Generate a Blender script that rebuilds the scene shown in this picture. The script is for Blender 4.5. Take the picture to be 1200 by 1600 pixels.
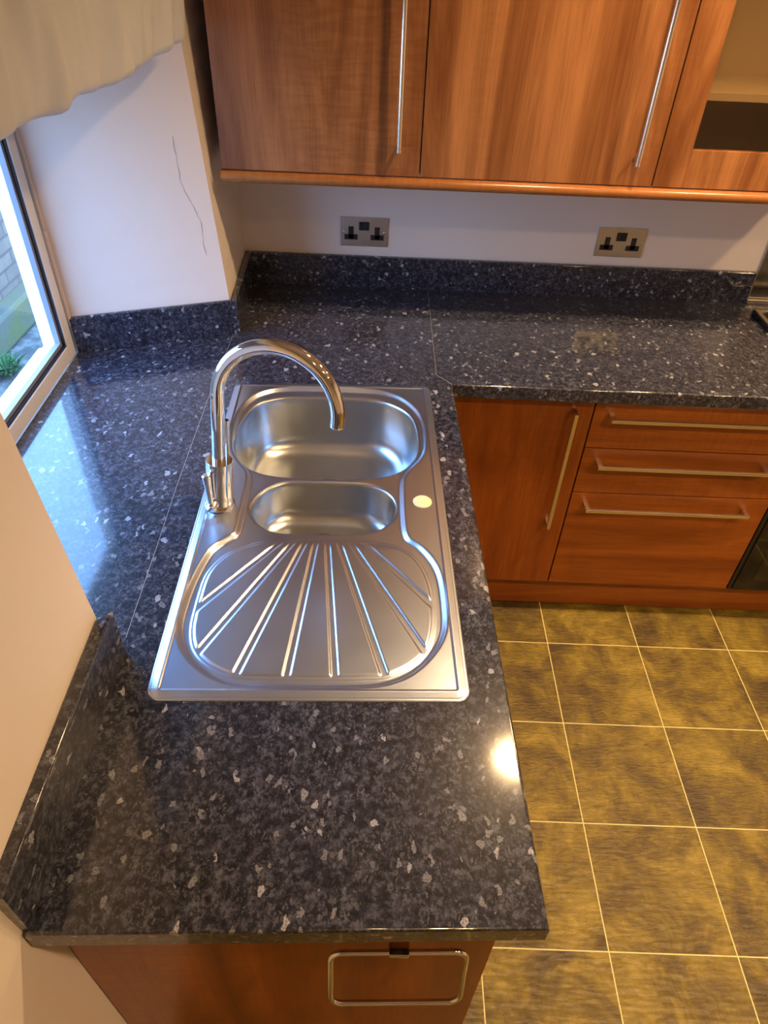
import bpy, bmesh, math, random
import numpy as np
from mathutils import Vector, Matrix
from mathutils.geometry import tessellate_polygon

C = bpy.context.scene.collection
scene = bpy.context.scene
for o in list(bpy.data.objects):
    bpy.data.objects.remove(o)
random.seed(4)

# ------------------------------------------------------------------ camera
cam_d = bpy.data.cameras.new('camera')
cam = bpy.data.objects.new('camera', cam_d)
C.objects.link(cam)
RIGHT = Vector((0.99920821, 0.02247402, 0.03283101))
UP = Vector((-0.03954734, 0.65134886, 0.7577471))
FWD = Vector((0.00435482, 0.7584455, -0.65172192))
M = Matrix((RIGHT, UP, -FWD)).transposed().to_4x4()
M.translation = Vector((0.56777, -2.17764, 1.81118))
cam.matrix_world = M
cam_d.sensor_fit = 'VERTICAL'
cam_d.sensor_height = 24.0
cam_d.sensor_width = 18.0
cam_d.lens = 24.0 * 1071.825 / 1600.0
cam_d.clip_start = 0.05
scene.camera = cam

# ------------------------------------------------------------------ light levels
SKY = 11.0
SKY_COL = (0.32, 0.70, 1.45)
LAMP = 92.0
LAMP_COL = (1.0, 0.645, 0.32)
scene.view_settings.view_transform = 'Standard'
scene.view_settings.look = 'None'
scene.view_settings.gamma = 1.0
scene.view_settings.use_curve_mapping = False
scene.view_settings.exposure = 0.12

world = bpy.data.worlds.new('World')
scene.world = world
world.use_nodes = True
wn = world.node_tree.nodes
wl = world.node_tree.links
bg = wn['Background']
tc = wn.new('ShaderNodeTexCoord')
sx = wn.new('ShaderNodeSeparateXYZ')
wl.new(tc.outputs['Generated'], sx.inputs[0])
rp = wn.new('ShaderNodeValToRGB')
rp.color_ramp.elements[0].position = 0.0
rp.color_ramp.elements[0].color = (0.30, 0.42, 0.60, 1)
rp.color_ramp.elements[1].position = 0.5
rp.color_ramp.elements[1].color = (*SKY_COL, 1)
wl.new(sx.outputs['Z'], rp.inputs[0])
wl.new(rp.outputs[0], bg.inputs['Color'])
bg.inputs['Strength'].default_value = SKY


def portal():
    d = bpy.data.lights.new('window_portal', 'AREA')
    d.shape = 'RECTANGLE'
    d.size = 0.85
    d.size_y = 0.95
    d.cycles.is_portal = True
    o = bpy.data.objects.new('window_portal', d)
    o.location = (-0.40, -0.93, 1.28)
    o.rotation_euler = (0, -math.pi / 2, 0)
    C.objects.link(o)


portal()

# ------------------------------------------------------------------ helpers


def V(*a):
    return Vector(a)


def finish(name, me, mat, parent=None, loc=None, smooth=False, angle=None):
    if parent is not None:
        me.transform(Matrix.Translation(-parent.matrix_basis.translation))
    elif loc is not None:
        me.transform(Matrix.Translation(-Vector(loc)))
    o = bpy.data.objects.new(name, me)
    if parent is not None:
        o.parent = parent
    elif loc is not None:
        o.location = loc
    if mat is not None:
        me.materials.append(mat)
    C.objects.link(o)
    if smooth:
        me.shade_smooth()
        if angle is not None:
            me.set_sharp_from_angle(angle=math.radians(angle))
    return o


def obj(name, bm, mat, parent=None, loc=None, smooth=False, angle=35):
    bmesh.ops.recalc_face_normals(bm, faces=bm.faces[:])
    me = bpy.data.meshes.new(name)
    bm.to_mesh(me)
    bm.free()
    if parent is not None:
        # parents may themselves be children holding the same frame offset
        off = Vector((0, 0, 0))
        p = parent
        while p is not None:
            off += p.location
            p = p.parent
        me.transform(Matrix.Translation(-off))
    elif loc is not None:
        me.transform(Matrix.Translation(-Vector(loc)))
    o = bpy.data.objects.new(name, me)
    if parent is not None:
        o.parent = parent
    elif loc is not None:
        o.location = loc
    me.materials.append(mat)
    C.objects.link(o)
    if smooth:
        me.shade_smooth()
        me.set_sharp_from_angle(angle=math.radians(angle))
        wnm = o.modifiers.new('weighted_normals', 'WEIGHTED_NORMAL')
        wnm.keep_sharp = True
        wnm.weight = 80
    return o


def tag(o, label=None, cat=None, group=None, kind=None):
    if label:
        o['label'] = label
    if cat:
        o['category'] = cat
    if group:
        o['group'] = group
    if kind:
        o['kind'] = kind
    return o


def thing(name, label, cat, loc, group=None):
    o = bpy.data.objects.new(name, None)
    o.empty_display_size = 0.05
    o.location = loc
    C.objects.link(o)
    return tag(o, label, cat, group)


def box(bm, x0, x1, y0, y1, z0, z1, bev=0.0, seg=2):
    t = bmesh.new()
    vs = [t.verts.new((x, y, z)) for z in (z0, z1) for x, y in ((x0, y0), (x1, y0), (x1, y1), (x0, y1))]
    for f in ((0, 3, 2, 1), (4, 5, 6, 7), (0, 1, 5, 4), (1, 2, 6, 5), (2, 3, 7, 6), (3, 0, 4, 7)):
        t.faces.new([vs[i] for i in f])
    if bev > 0:
        bmesh.ops.bevel(t, geom=t.edges[:], offset=bev, segments=seg, affect='EDGES', profile=0.5)
    me = bpy.data.meshes.new('tmp')
    t.to_mesh(me)
    t.free()
    bm.from_mesh(me)
    bpy.data.meshes.remove(me)
    return bm


def bx(*a, **k):
    return box(bmesh.new(), *a, **k)


def prism(bm, pts, z0, z1, shear=0.0, zref=1.011):
    """footprint pts [(x, y, leans?)] extruded from z0 to z1; leaning corners shift in x with height"""
    zs = [z0, z1] if not shear else [z0, 0.90] + [0.90 + (z1 - 0.90) * i / 24 for i in range(1, 25)]
    rings = []
    for z in zs:
        rings.append([bm.verts.new((p[0] + (shear * (max(z, 0.90) - zref) if len(p) > 2 and p[2] else 0), p[1], z)) for p in pts])
    n = len(pts)
    bm.faces.new(rings[0][::-1])
    bm.faces.new(rings[-1])
    for lo, hi in zip(rings[:-1], rings[1:]):
        for i in range(n):
            bm.faces.new((lo[i], lo[(i + 1) % n], hi[(i + 1) % n], hi[i]))
    return bm


def tube(bm, path, r, seg=20, cap=True):
    """path of points, r radius or list of radii"""
    path = [Vector(p) for p in path]
    n = len(path)
    rs = r if isinstance(r, (list, tuple)) else [r] * n
    t0 = (path[1] - path[0]).normalized()
    ref = Vector((0, 0, 1)) if abs(t0.z) < 0.9 else Vector((0, 1, 0))
    u = t0.cross(ref).normalized()
    rings = []
    pt = t0
    for i in range(n):
        if i == 0:
            t = t0
        elif i == n - 1:
            t = (path[-1] - path[-2]).normalized()
        else:
            t = ((path[i + 1] - path[i]).normalized() + (path[i] - path[i - 1]).normalized()).normalized()
        q = pt.rotation_difference(t)
        u = (q @ u)
        u = (u - t * u.dot(t)).normalized()
        w = t.cross(u)
        pt = t
        rings.append([bm.verts.new(path[i] + rs[i] * (math.cos(a) * u + math.sin(a) * w))
                      for a in [2 * math.pi * k / seg for k in range(seg)]])
    for i in range(n - 1):
        for k in range(seg):
            bm.faces.new((rings[i][k], rings[i][(k + 1) % seg], rings[i + 1][(k + 1) % seg], rings[i + 1][k]))
    if cap:
        bm.faces.new(rings[0][::-1])
        bm.faces.new(rings[-1])
    return bm


def loop_tube(bm, path, r, seg=14):
    path = [Vector(p) for p in path]
    n = len(path)
    cen = sum(path, Vector()) / n
    nor = Vector()
    for i in range(n):
        nor += (path[i] - cen).cross(path[(i + 1) % n] - cen)
    nor.normalize()
    rings = []
    for i in range(n):
        t = (path[(i + 1) % n] - path[i - 1]).normalized()
        u = t.cross(nor).normalized()
        rings.append([bm.verts.new(path[i] + r * (math.cos(a) * u + math.sin(a) * nor))
                      for a in [2 * math.pi * k / seg for k in range(seg)]])
    for i in range(n):
        j = (i + 1) % n
        for k in range(seg):
            bm.faces.new((rings[i][k], rings[i][(k + 1) % seg], rings[j][(k + 1) % seg], rings[j][k]))
    return bm


def lathe(bm, base, axis, prof, seg=32):
    """prof [(r, h)] along axis from base, closed at the ends when r = 0"""
    axis = Vector(axis).normalized()
    ref = Vector((1, 0, 0)) if abs(axis.x) < 0.9 else Vector((0, 1, 0))
    u = axis.cross(ref).normalized()
    w = axis.cross(u)
    base = Vector(base)
    rings = []
    for r, h in prof:
        if r <= 1e-6:
            rings.append([bm.verts.new(base + axis * h)])
        else:
            rings.append([bm.verts.new(base + axis * h + r * (math.cos(a) * u + math.sin(a) * w))
                          for a in [2 * math.pi * k / seg for k in range(seg)]])
    for a, b in zip(rings[:-1], rings[1:]):
        if len(a) == 1 and len(b) == 1:
            continue
        for k in range(seg):
            l = (k + 1) % seg
            if len(a) == 1:
                bm.faces.new((a[0], b[l], b[k]))
            elif len(b) == 1:
                bm.faces.new((a[k], a[l], b[0]))
            else:
                bm.faces.new((a[k], a[l], b[l], b[k]))
    return bm


def catmull(pts, closed=True, k=6):
    P = [np.array(p, float) for p in pts]
    n = len(P)
    out = []
    rng = range(n) if closed else range(n - 1)
    for i in rng:
        p0 = P[(i - 1) % n] if closed or i > 0 else P[0]
        p1 = P[i]
        p2 = P[(i + 1) % n]
        p3 = P[(i + 2) % n] if closed or i + 2 < n else P[-1]
        for s in range(k):
            t = s / k
            out.append(0.5 * ((2 * p1) + (-p0 + p2) * t + (2 * p0 - 5 * p1 + 4 * p2 - p3) * t * t
                              + (-p0 + 3 * p1 - 3 * p2 + p3) * t ** 3))
    if not closed:
        out.append(P[-1])
    return np.array(out)


def smooth_loop(P, it=3):
    for _ in range(it):
        P = 0.25 * np.roll(P, 1, 0) + 0.5 * P + 0.25 * np.roll(P, -1, 0)
    return P


def inset(poly, ds):
    """offset each edge i (from vertex i to i+1) of a CCW polygon inwards by ds[i]"""
    n = len(poly)
    lines = []
    for i in range(n):
        a = Vector(poly[i])
        b = Vector(poly[(i + 1) % n])
        d = (b - a).normalized()
        nn = Vector((-d.y, d.x))
        lines.append((a + nn * ds[i], d))
    out = []
    for i in range(n):
        p, d = lines[i - 1]
        q, e = lines[i]
        den = d.x * e.y - d.y * e.x
        if abs(den) < 1e-6:
            out.append(Vector(q))
        else:
            t = ((q.x - p.x) * e.y - (q.y - p.y) * e.x) / den
            out.append(p + d * t)
    return out


def slab(bm, poly, z0, z1, rs, hole=None, seg=5, rb=0.0015):
    """slab with rounded upper arris per edge and an optional cut-out"""
    levels = [([0.0] * len(poly), z0)]
    steps = [i / seg for i in range(seg + 1)]
    rmax = max(rs)
    lv = [([min(rb, r) for r in rs], z0), ([0.0] * len(poly), z0 + rb)]
    for s in steps:
        a = s * math.pi / 2
        lv.append(([r * (1 - math.cos(a)) for r in rs], None, [r * (1 - math.sin(a)) for r in rs]))
    loops = []
    for L in lv:
        pts = inset(poly, L[0])
        if L[1] is not None:
            z = [L[1]] * len(poly)
        else:
            # corner height follows the bigger radius of the two edges meeting there
            z = [z1 - max(L[2][i], L[2][i - 1]) if min(L[2][i], L[2][i - 1]) > 0.001 else z1 - min(L[2][i], L[2][i - 1]) for i in range(len(poly))]
            z = [z1 - max(L[2][i], L[2][i - 1]) for i in range(len(poly))]
        loops.append([bm.verts.new((p.x, p.y, zz)) for p, zz in zip(pts, z)])
    n = len(poly)
    for A, B in zip(loops[:-1], loops[1:]):
        for i in range(n):
            j = (i + 1) % n
            bm.faces.new((A[i], A[j], B[j], B[i]))
    for L, flip in ((loops[-1], False), (loops[0], True)):
        z = L[0].co.z
        if hole is None:
            bm.faces.new(L[::-1] if flip else L)
        else:
            hv = [bm.verts.new((p[0], p[1], z)) for p in hole]
            allv = L + hv
            tris = tessellate_polygon([[v.co.copy() for v in L], [v.co.copy() for v in hv]])
            for t in tris:
                try:
                    bm.faces.new([allv[i] for i in t])
                except ValueError:
                    pass
            if flip:
                hb = hv
            else:
                ht = hv
    if hole is not None:
        m = len(hole)
        for i in range(m):
            j = (i + 1) % m
            bm.faces.new((ht[i], ht[j], hb[j], hb[i]))
    return bm


# ------------------------------------------------------------------ material helpers


def new_mat(name):
    m = bpy.data.materials.new(name)
    m.use_nodes = True
    nt = m.node_tree
    return m, nt, nt.nodes['Principled BSDF']


def N(nt, kind, **k):
    n = nt.nodes.new(kind)
    for a, b in k.items():
        setattr(n, a, b)
    return n


def ramp(nt, stops, interp='LINEAR'):
    r = N(nt, 'ShaderNodeValToRGB')
    r.color_ramp.interpolation = interp
    e = r.color_ramp.elements
    while len(e) < len(stops):
        e.new(0.5)
    for i, (p, c) in enumerate(stops):
        e[i].position = p
        e[i].color = (*c, 1) if len(c) == 3 else c
    return r


def coords(nt, scale=(1, 1, 1), jitter=False, rot=(0, 0, 0)):
    t = N(nt, 'ShaderNodeTexCoord')
    mp = N(nt, 'ShaderNodeMapping')
    mp.inputs['Scale'].default_value = scale
    mp.inputs['Rotation'].default_value = rot
    nt.links.new(t.outputs['Object'], mp.inputs['Vector'])
    if jitter:
        oi = N(nt, 'ShaderNodeObjectInfo')
        mu = N(nt, 'ShaderNodeMath', operation='MULTIPLY')
        mu.inputs[1].default_value = 23.0
        nt.links.new(oi.outputs['Random'], mu.inputs[0])
        cb = N(nt, 'ShaderNodeCombineXYZ')
        for i in range(3):
            nt.links.new(mu.outputs[0], cb.inputs[i])
        nt.links.new(cb.outputs[0], mp.inputs['Location'])
    return mp.outputs['Vector']


def noise(nt, vec, scale, detail=4, rough=0.5, dist=0.0):
    n = N(nt, 'ShaderNodeTexNoise')
    n.inputs['Scale'].default_value = scale
    n.inputs['Detail'].default_value = detail
    n.inputs['Roughness'].default_value = rough
    n.inputs['Distortion'].default_value = dist
    nt.links.new(vec, n.inputs['Vector'])
    return n.outputs['Fac']


def mix(nt, fac, a, b, blend='MIX'):
    m = N(nt, 'ShaderNodeMix', data_type='RGBA', blend_type=blend)
    for s, v in ((0, fac), (6, a), (7, b)):
        if isinstance(v, (int, float)):
            m.inputs[s].default_value = v
        elif isinstance(v, tuple):
            m.inputs[s].default_value = (*v, 1) if len(v) == 3 else v
        else:
            nt.links.new(v, m.inputs[s])
    return m.outputs[2]


def bump(nt, h, bsdf, strength=0.2, dist=0.002):
    b = N(nt, 'ShaderNodeBump')
    b.inputs['Strength'].default_value = strength
    b.inputs['Distance'].default_value = dist
    nt.links.new(h, b.inputs['Height'])
    nt.links.new(b.outputs[0], bsdf.inputs['Normal'])


def flat(name, col, rough=0.5, metal=0.0, var=0.06, spec=0.5, sc=12.0, bstr=0.0):
    m, nt, b = new_mat(name)
    v = coords(nt)
    f = noise(nt, v, sc, 3)
    c = mix(nt, f, tuple(x * (1 - var) for x in col), tuple(min(1, x * (1 + var)) for x in col))
    nt.links.new(c, b.inputs['Base Color'])
    b.inputs['Roughness'].default_value = rough
    b.inputs['Metallic'].default_value = metal
    b.inputs['Specular IOR Level'].default_value = spec
    if bstr:
        bump(nt, f, b, bstr)
    return m


def granite(name):
    """black speckled laminate: charcoal mottling with paler grey-blue flakes"""
    m, nt, b = new_mat(name)
    L = nt.links
    v = coords(nt)
    # mottled ground
    warp = N(nt, 'ShaderNodeTexNoise')
    warp.inputs['Scale'].default_value = 70
    warp.inputs['Detail'].default_value = 3
    L.new(v, warp.inputs['Vector'])
    ws = N(nt, 'ShaderNodeVectorMath', operation='SCALE')
    ws.inputs['Scale'].default_value = 0.012
    L.new(warp.outputs['Color'], ws.inputs[0])
    wa = N(nt, 'ShaderNodeVectorMath', operation='ADD')
    L.new(v, wa.inputs[0])
    L.new(ws.outputs[0], wa.inputs[1])
    vv = wa.outputs[0]
    n1 = noise(nt, v, 85, 7, 0.75, 0.3)
    r1 = ramp(nt, [(0.40, (0.0045, 0.005, 0.010)), (0.51, (0.017, 0.019, 0.033)), (0.60, (0.058, 0.063, 0.092)), (0.73, (0.12, 0.128, 0.17))])
    L.new(n1, r1.inputs[0])
    cur = r1.outputs[0]
    patch = ramp(nt, [(0.42, (0.25, 0.25, 0.25)), (0.58, (1, 1, 1))])
    L.new(noise(nt, v, 26, 3), patch.inputs[0])
    grit = ramp(nt, [(0.36, (0.35, 0.35, 0.35)), (0.55, (1, 1, 1))])
    L.new(noise(nt, v, 420, 3), grit.inputs[0])
    # angular mineral chips in four sizes
    for sc_, thr, ch, col, amt in ((400, 0.83, 0, (0.11, 0.113, 0.135), 0.7), (240, 0.92, 1, (0.14, 0.15, 0.185), 0.5),
                                   (150, 0.970, 2, (0.22, 0.23, 0.27), 0.85), (122, 0.985, 0, (0.40, 0.41, 0.46), 0.9)):
        vo = N(nt, 'ShaderNodeTexVoronoi')
        vo.inputs['Scale'].default_value = sc_
        mp_ = N(nt, 'ShaderNodeMapping')
        mp_.inputs['Rotation'].default_value = (0.3 * sc_, 0.2 * sc_, 0.7 * sc_)
        mp_.inputs['Scale'].default_value = (1.0, 0.65, 1.0)
        L.new(vv, mp_.inputs['Vector'])
        L.new(mp_.outputs[0], vo.inputs['Vector'])
        sp = N(nt, 'ShaderNodeSeparateColor')
        L.new(vo.outputs['Color'], sp.inputs[0])
        gt = ramp(nt, [(thr, (0, 0, 0)), (min(0.999, thr + 0.006), (amt, amt, amt))])
        L.new(sp.outputs[ch], gt.inputs[0])
        mu = N(nt, 'ShaderNodeMath', operation='MULTIPLY')
        L.new(gt.outputs[0], mu.inputs[0])
        L.new(grit.outputs[0], mu.inputs[1])
        f_ = mu.outputs[0]
        if sc_ > 200:
            m3 = N(nt, 'ShaderNodeMath', operation='MULTIPLY')
            L.new(f_, m3.inputs[0])
            L.new(patch.outputs[0], m3.inputs[1])
            f_ = m3.outputs[0]
        cur = mix(nt, f_, cur, col)
    c2 = cur
    L.new(c2, b.inputs['Base Color'])
    b.inputs['Roughness'].default_value = 0.34
    b.inputs['IOR'].default_value = 1.45
    b.inputs['Specular IOR Level'].default_value = 0.22
    b.inputs['Coat Weight'].default_value = 0.9
    b.inputs['Coat Roughness'].default_value = 0.08
    b.inputs['Coat IOR'].default_value = 1.6
    return m


def walnut(name, grain='Z', light=(0.385, 0.168, 0.062), dark=(0.16, 0.053, 0.015), rough=0.28):
    m, nt, b = new_mat(name)
    L = nt.links
    sc = (1.0, 1.0, 0.10) if grain == 'Z' else (0.10, 1.0, 1.0)
    v = coords(nt, sc, jitter=True)
    sv = coords(nt, (1, 1, 0.035) if grain == 'Z' else (0.035, 1, 1), jitter=True)
    # broad bands
    n1 = noise(nt, v, 7.5, 5, 0.6, 1.6)
    r1 = ramp(nt, [(0.30, dark), (0.47, tuple(0.5 * (a + c) for a, c in zip(light, dark))), (0.60, light), (0.75, tuple(min(1, a * 1.2) for a in light))])
    L.new(n1, r1.inputs[0])
    # fine pores
    n2 = noise(nt, sv, 240, 4, 0.6)
    r2 = ramp(nt, [(0.32, (0.62, 0.55, 0.5)), (0.55, (1, 1, 1))])
    L.new(n2, r2.inputs[0])
    c = mix(nt, 0.55, r1.outputs[0], r2.outputs[0], 'MULTIPLY')
    # cross ripple figure
    v3 = coords(nt, (1, 1, 5.0) if grain == 'Z' else (5.0, 1, 1), jitter=True)
    n3 = noise(nt, v3, 14, 2, 0.5, 0.6)
    r3 = ramp(nt, [(0.40, (0.84, 0.80, 0.78)), (0.60, (1.0, 1.0, 1.0))])
    L.new(n3, r3.inputs[0])
    n4 = noise(nt, v, 3.1, 2)
    r4 = ramp(nt, [(0.45, (0, 0, 0)), (0.62, (1, 1, 1))])
    L.new(n4, r4.inputs[0])
    c = mix(nt, r4.outputs[0], c, mix(nt, 0.9, c, r3.outputs[0], 'MULTIPLY'))
    L.new(c, b.inputs['Base Color'])
    b.inputs['Roughness'].default_value = rough
    bump(nt, n2, b, 0.05, 0.0006)
    return m


def steel(name, col=(0.62, 0.62, 0.63), rough=0.25, stretch=(1, 1, 1), scratch=0.06, aniso=0.0):
    m, nt, b = new_mat(name)
    v = coords(nt, stretch)
    f = noise(nt, v, 160, 4, 0.6)
    g = noise(nt, coords(nt), 22, 3)
    r = N(nt, 'ShaderNodeMapRange')
    r.inputs['To Min'].default_value = rough * 0.92
    r.inputs['To Max'].default_value = rough * 1.08
    nt.links.new(g, r.inputs['Value'])
    nt.links.new(r.outputs[0], b.inputs['Roughness'])
    b.inputs['Metallic'].default_value = 1.0
    c = mix(nt, f, tuple(x * 0.97 for x in col), tuple(min(1, x * 1.02) for x in col))
    nt.links.new(c, b.inputs['Base Color'])
    if scratch:
        bump(nt, f, b, scratch, 0.0004)
    return m


def slate_tiles(name, tx, ty, t):
    m, nt, b = new_mat(name)
    L = nt.links
    tcn = N(nt, 'ShaderNodeTexCoord')
    sub = N(nt, 'ShaderNodeVectorMath', operation='SUBTRACT')
    sub.inputs[1].default_value = (tx, ty, 0)
    L.new(tcn.outputs['Object'], sub.inputs[0])
    dv = N(nt, 'ShaderNodeVectorMath', operation='DIVIDE')
    dv.inputs[1].default_value = (t, t, 1)
    L.new(sub.outputs[0], dv.inputs[0])
    fl = N(nt, 'ShaderNodeVectorMath', operation='FLOOR')
    L.new(dv.outputs[0], fl.inputs[0])
    fr = N(nt, 'ShaderNodeVectorMath', operation='FRACTION')
    L.new(dv.outputs[0], fr.inputs[0])
    wnn = N(nt, 'ShaderNodeTexWhiteNoise', noise_dimensions='2D')
    L.new(fl.outputs[0], wnn.inputs['Vector'])
    # grout mask
    s = N(nt, 'ShaderNodeSeparateXYZ')
    L.new(fr.outputs[0], s.inputs[0])
    g = 0.0045
    masks = []
    for ax in (0, 1):
        a = N(nt, 'ShaderNodeMath', operation='SUBTRACT')
        a.inputs[1].default_value = 0.5
        L.new(s.outputs[ax], a.inputs[0])
        ab = N(nt, 'ShaderNodeMath', operation='ABSOLUTE')
        L.new(a.outputs[0], ab.inputs[0])
        gt = N(nt, 'ShaderNodeMath', operation='GREATER_THAN')
        gt.inputs[1].default_value = 0.5 - g
        L.new(ab.outputs[0], gt.inputs[0])
        masks.append(gt.outputs[0])
    mx = N(nt, 'ShaderNodeMath', operation='MAXIMUM')
    L.new(masks[0], mx.inputs[0])
    L.new(masks[1], mx.inputs[1])
    # slate pattern, shifted tile by tile
    sc = N(nt, 'ShaderNodeVectorMath', operation='SCALE')
    sc.inputs['Scale'].default_value = 7.0
    L.new(wnn.outputs['Color'], sc.inputs[0])
    ad = N(nt, 'ShaderNodeVectorMath', operation='ADD')
    L.new(tcn.outputs['Object'], ad.inputs[0])
    L.new(sc.outputs[0], ad.inputs[1])
    vec = ad.outputs[0]
    n1 = noise(nt, vec, 6.5, 10, 0.70, 0.5)
    r1 = ramp(nt, [(0.36, (0.062, 0.038, 0.012)), (0.46, (0.115, 0.078, 0.012)), (0.53, (0.175, 0.126, 0.014)), (0.66, (0.29, 0.22, 0.035))])
    L.new(n1, r1.inputs[0])
    n2 = noise(nt, vec, 38, 5, 0.7, 0.3)
    r2 = ramp(nt, [(0.36, (0.70, 0.70, 0.70)), (0.62, (1.12, 1.12, 1.12))])
    L.new(n2, r2.inputs[0])
    c = mix(nt, 0.6, r1.outputs[0], r2.outputs[0], 'MULTIPLY')
    c = mix(nt, mx.outputs[0], c, (0.80, 0.70, 0.36))
    L.new(c, b.inputs['Base Color'])
    st = N(nt, 'ShaderNodeVectorMath', operation='MULTIPLY')
    st.inputs[1].default_value = (1.0, 3.2, 1.0)
    L.new(vec, st.inputs[0])
    n3 = noise(nt, st.outputs[0], 30, 6, 0.6, 0.8)
    bump(nt, n3, b, 0.8, 0.005)
    b.inputs['Roughness'].default_value = 0.42
    return m


def plaster(name, col, b1=0.15):
    m, nt, b = new_mat(name)
    v = coords(nt)
    f = noise(nt, v, 3.5, 4)
    c = mix(nt, f, tuple(x * 0.96 for x in col), tuple(min(1, x * 1.03) for x in col))
    nt.links.new(c, b.inputs['Base Color'])
    b.inputs['Roughness'].default_value = 0.55
    bump(nt, noise(nt, v, 60, 4), b, b1, 0.001)
    return m


def fabric(name, col):
    m, nt, b = new_mat(name)
    v = coords(nt)
    w = N(nt, 'ShaderNodeTexWave')
    w.inputs['Scale'].default_value = 260
    w.inputs['Distortion'].default_value = 1.0
    nt.links.new(v, w.inputs['Vector'])
    f = noise(nt, v, 9, 4)
    c = mix(nt, f, tuple(x * 0.9 for x in col), tuple(min(1, x * 1.06) for x in col))
    nt.links.new(c, b.inputs['Base Color'])
    b.inputs['Roughness'].default_value = 0.85
    b.inputs['Sheen Weight'].default_value = 0.2
    bump(nt, w.outputs['Fac'], b, 0.1, 0.0005)
    # thin cloth: some daylight comes through
    tr = N(nt, 'ShaderNodeBsdfTranslucent')
    nt.links.new(c, tr.inputs['Color'])
    ms = N(nt, 'ShaderNodeMixShader')
    ms.inputs[0].default_value = 0.12
    nt.links.new(b.outputs[0], ms.inputs[1])
    nt.links.new(tr.outputs[0], ms.inputs[2])
    nt.links.new(ms.outputs[0], nt.nodes['Material Output'].inputs['Surface'])
    return m


def clear_glass(name, tint=(1, 1, 1), refl=1.0):
    m, nt, b = new_mat(name)
    nt.nodes.remove(b)
    tr = N(nt, 'ShaderNodeBsdfTransparent')
    tr.inputs['Color'].default_value = (*tint, 1)
    gl = N(nt, 'ShaderNodeBsdfGlossy')
    gl.inputs['Roughness'].default_value = 0.01
    lw = N(nt, 'ShaderNodeLayerWeight')
    lw.inputs['Blend'].default_value = 0.5
    pw = N(nt, 'ShaderNodeMath', operation='POWER')
    pw.inputs[1].default_value = 5.0
    nt.links.new(lw.outputs['Facing'], pw.inputs[0])
    fr = N(nt, 'ShaderNodeMath', operation='MULTIPLY_ADD')
    fr.inputs[1].default_value = 0.9
    fr.inputs[2].default_value = 0.04
    nt.links.new(pw.outputs[0], fr.inputs[0])
    ms = N(nt, 'ShaderNodeMixShader')
    nt.links.new(fr.outputs[0], ms.inputs[0])
    nt.links.new(tr.outputs[0], ms.inputs[1])
    nt.links.new(gl.outputs[0], ms.inputs[2])
    nt.links.new(ms.outputs[0], nt.nodes['Material Output'].inputs['Surface'])
    return m


def emitter(name, col, s):
    m, nt, b = new_mat(name)
    b.inputs['Base Color'].default_value = (*col, 1)
    b.inputs['Emission Color'].default_value = (*col, 1)
    b.inputs['Emission Strength'].default_value = s
    return m


def brick(name):
    m, nt, b = new_mat(name)
    L = nt.links
    t = N(nt, 'ShaderNodeTexCoord')
    s = N(nt, 'ShaderNodeSeparateXYZ')
    L.new(t.outputs['Object'], s.inputs[0])
    cb = N(nt, 'ShaderNodeCombineXYZ')
    L.new(s.outputs['Y'], cb.inputs['X'])
    L.new(s.outputs['Z'], cb.inputs['Y'])
    br = N(nt, 'ShaderNodeTexBrick')
    br.inputs['Scale'].default_value = 1.0
    br.inputs['Brick Width'].default_value = 0.23
    br.inputs['Row Height'].default_value = 0.078
    br.inputs['Mortar Size'].default_value = 0.008
    br.inputs['Color1'].default_value = (0.105, 0.085, 0.065, 1)
    br.inputs['Color2'].default_value = (0.16, 0.13, 0.095, 1)
    br.inputs['Mortar'].default_value = (0.06, 0.055, 0.045, 1)
    L.new(cb.outputs[0], br.inputs['Vector'])
    n = noise(nt, t.outputs['Object'], 18, 5)
    r = ramp(nt, [(0.3, (0.75, 0.75, 0.75)), (0.7, (1.1, 1.1, 1.1))])
    L.new(n, r.inputs[0])
    L.new(mix(nt, 0.8, br.outputs['Color'], r.outputs[0], 'MULTIPLY'), b.inputs['Base Color'])
    b.inputs['Roughness'].default_value = 0.9
    bump(nt, br.outputs['Fac'], b, -0.6, 0.006)
    return m


def two_tone(name, a, c, scale, lo=0.42, hi=0.6, rough=0.9):
    m, nt, b = new_mat(name)
    v = coords(nt)
    r = ramp(nt, [(lo, a), (hi, c)])
    n = noise(nt, v, scale, 6, 0.65)
    nt.links.new(n, r.inputs[0])
    nt.links.new(r.outputs[0], b.inputs['Base Color'])
    b.inputs['Roughness'].default_value = rough
    bump(nt, n, b, 0.6, 0.01)
    return m


M_granite = granite('speckled_laminate')
M_walnut = walnut('walnut_upright')
M_walnut_low = walnut('walnut_upright_warm_lit', 'Z', (0.34, 0.096, 0.012), (0.19, 0.042, 0.004), 0.32)  # same walnut; the warm lamplight on the lower units is mixed into its colour
M_walnut_h = walnut('walnut_horizontal_warm_lit', 'X', (0.37, 0.110, 0.014), (0.20, 0.048, 0.005), 0.32)  # drawer fronts and plinths, likewise with the warm light put into the tone
M_pelmet = walnut('walnut_moulding', 'X', (0.42, 0.17, 0.05), (0.30, 0.11, 0.03), 0.25)
M_carcass = flat('dark_carcass_edge', (0.10, 0.045, 0.02), 0.5)
M_inside = flat('birch_cabinet_inside', (0.42, 0.30, 0.16), 0.5)
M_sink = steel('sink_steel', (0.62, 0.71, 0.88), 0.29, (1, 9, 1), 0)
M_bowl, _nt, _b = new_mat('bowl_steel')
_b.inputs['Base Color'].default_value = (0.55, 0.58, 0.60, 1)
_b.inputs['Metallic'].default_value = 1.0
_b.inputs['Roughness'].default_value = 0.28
M_chrome = steel('polished_chrome', (0.78, 0.77, 0.76), 0.05, scratch=0)
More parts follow.
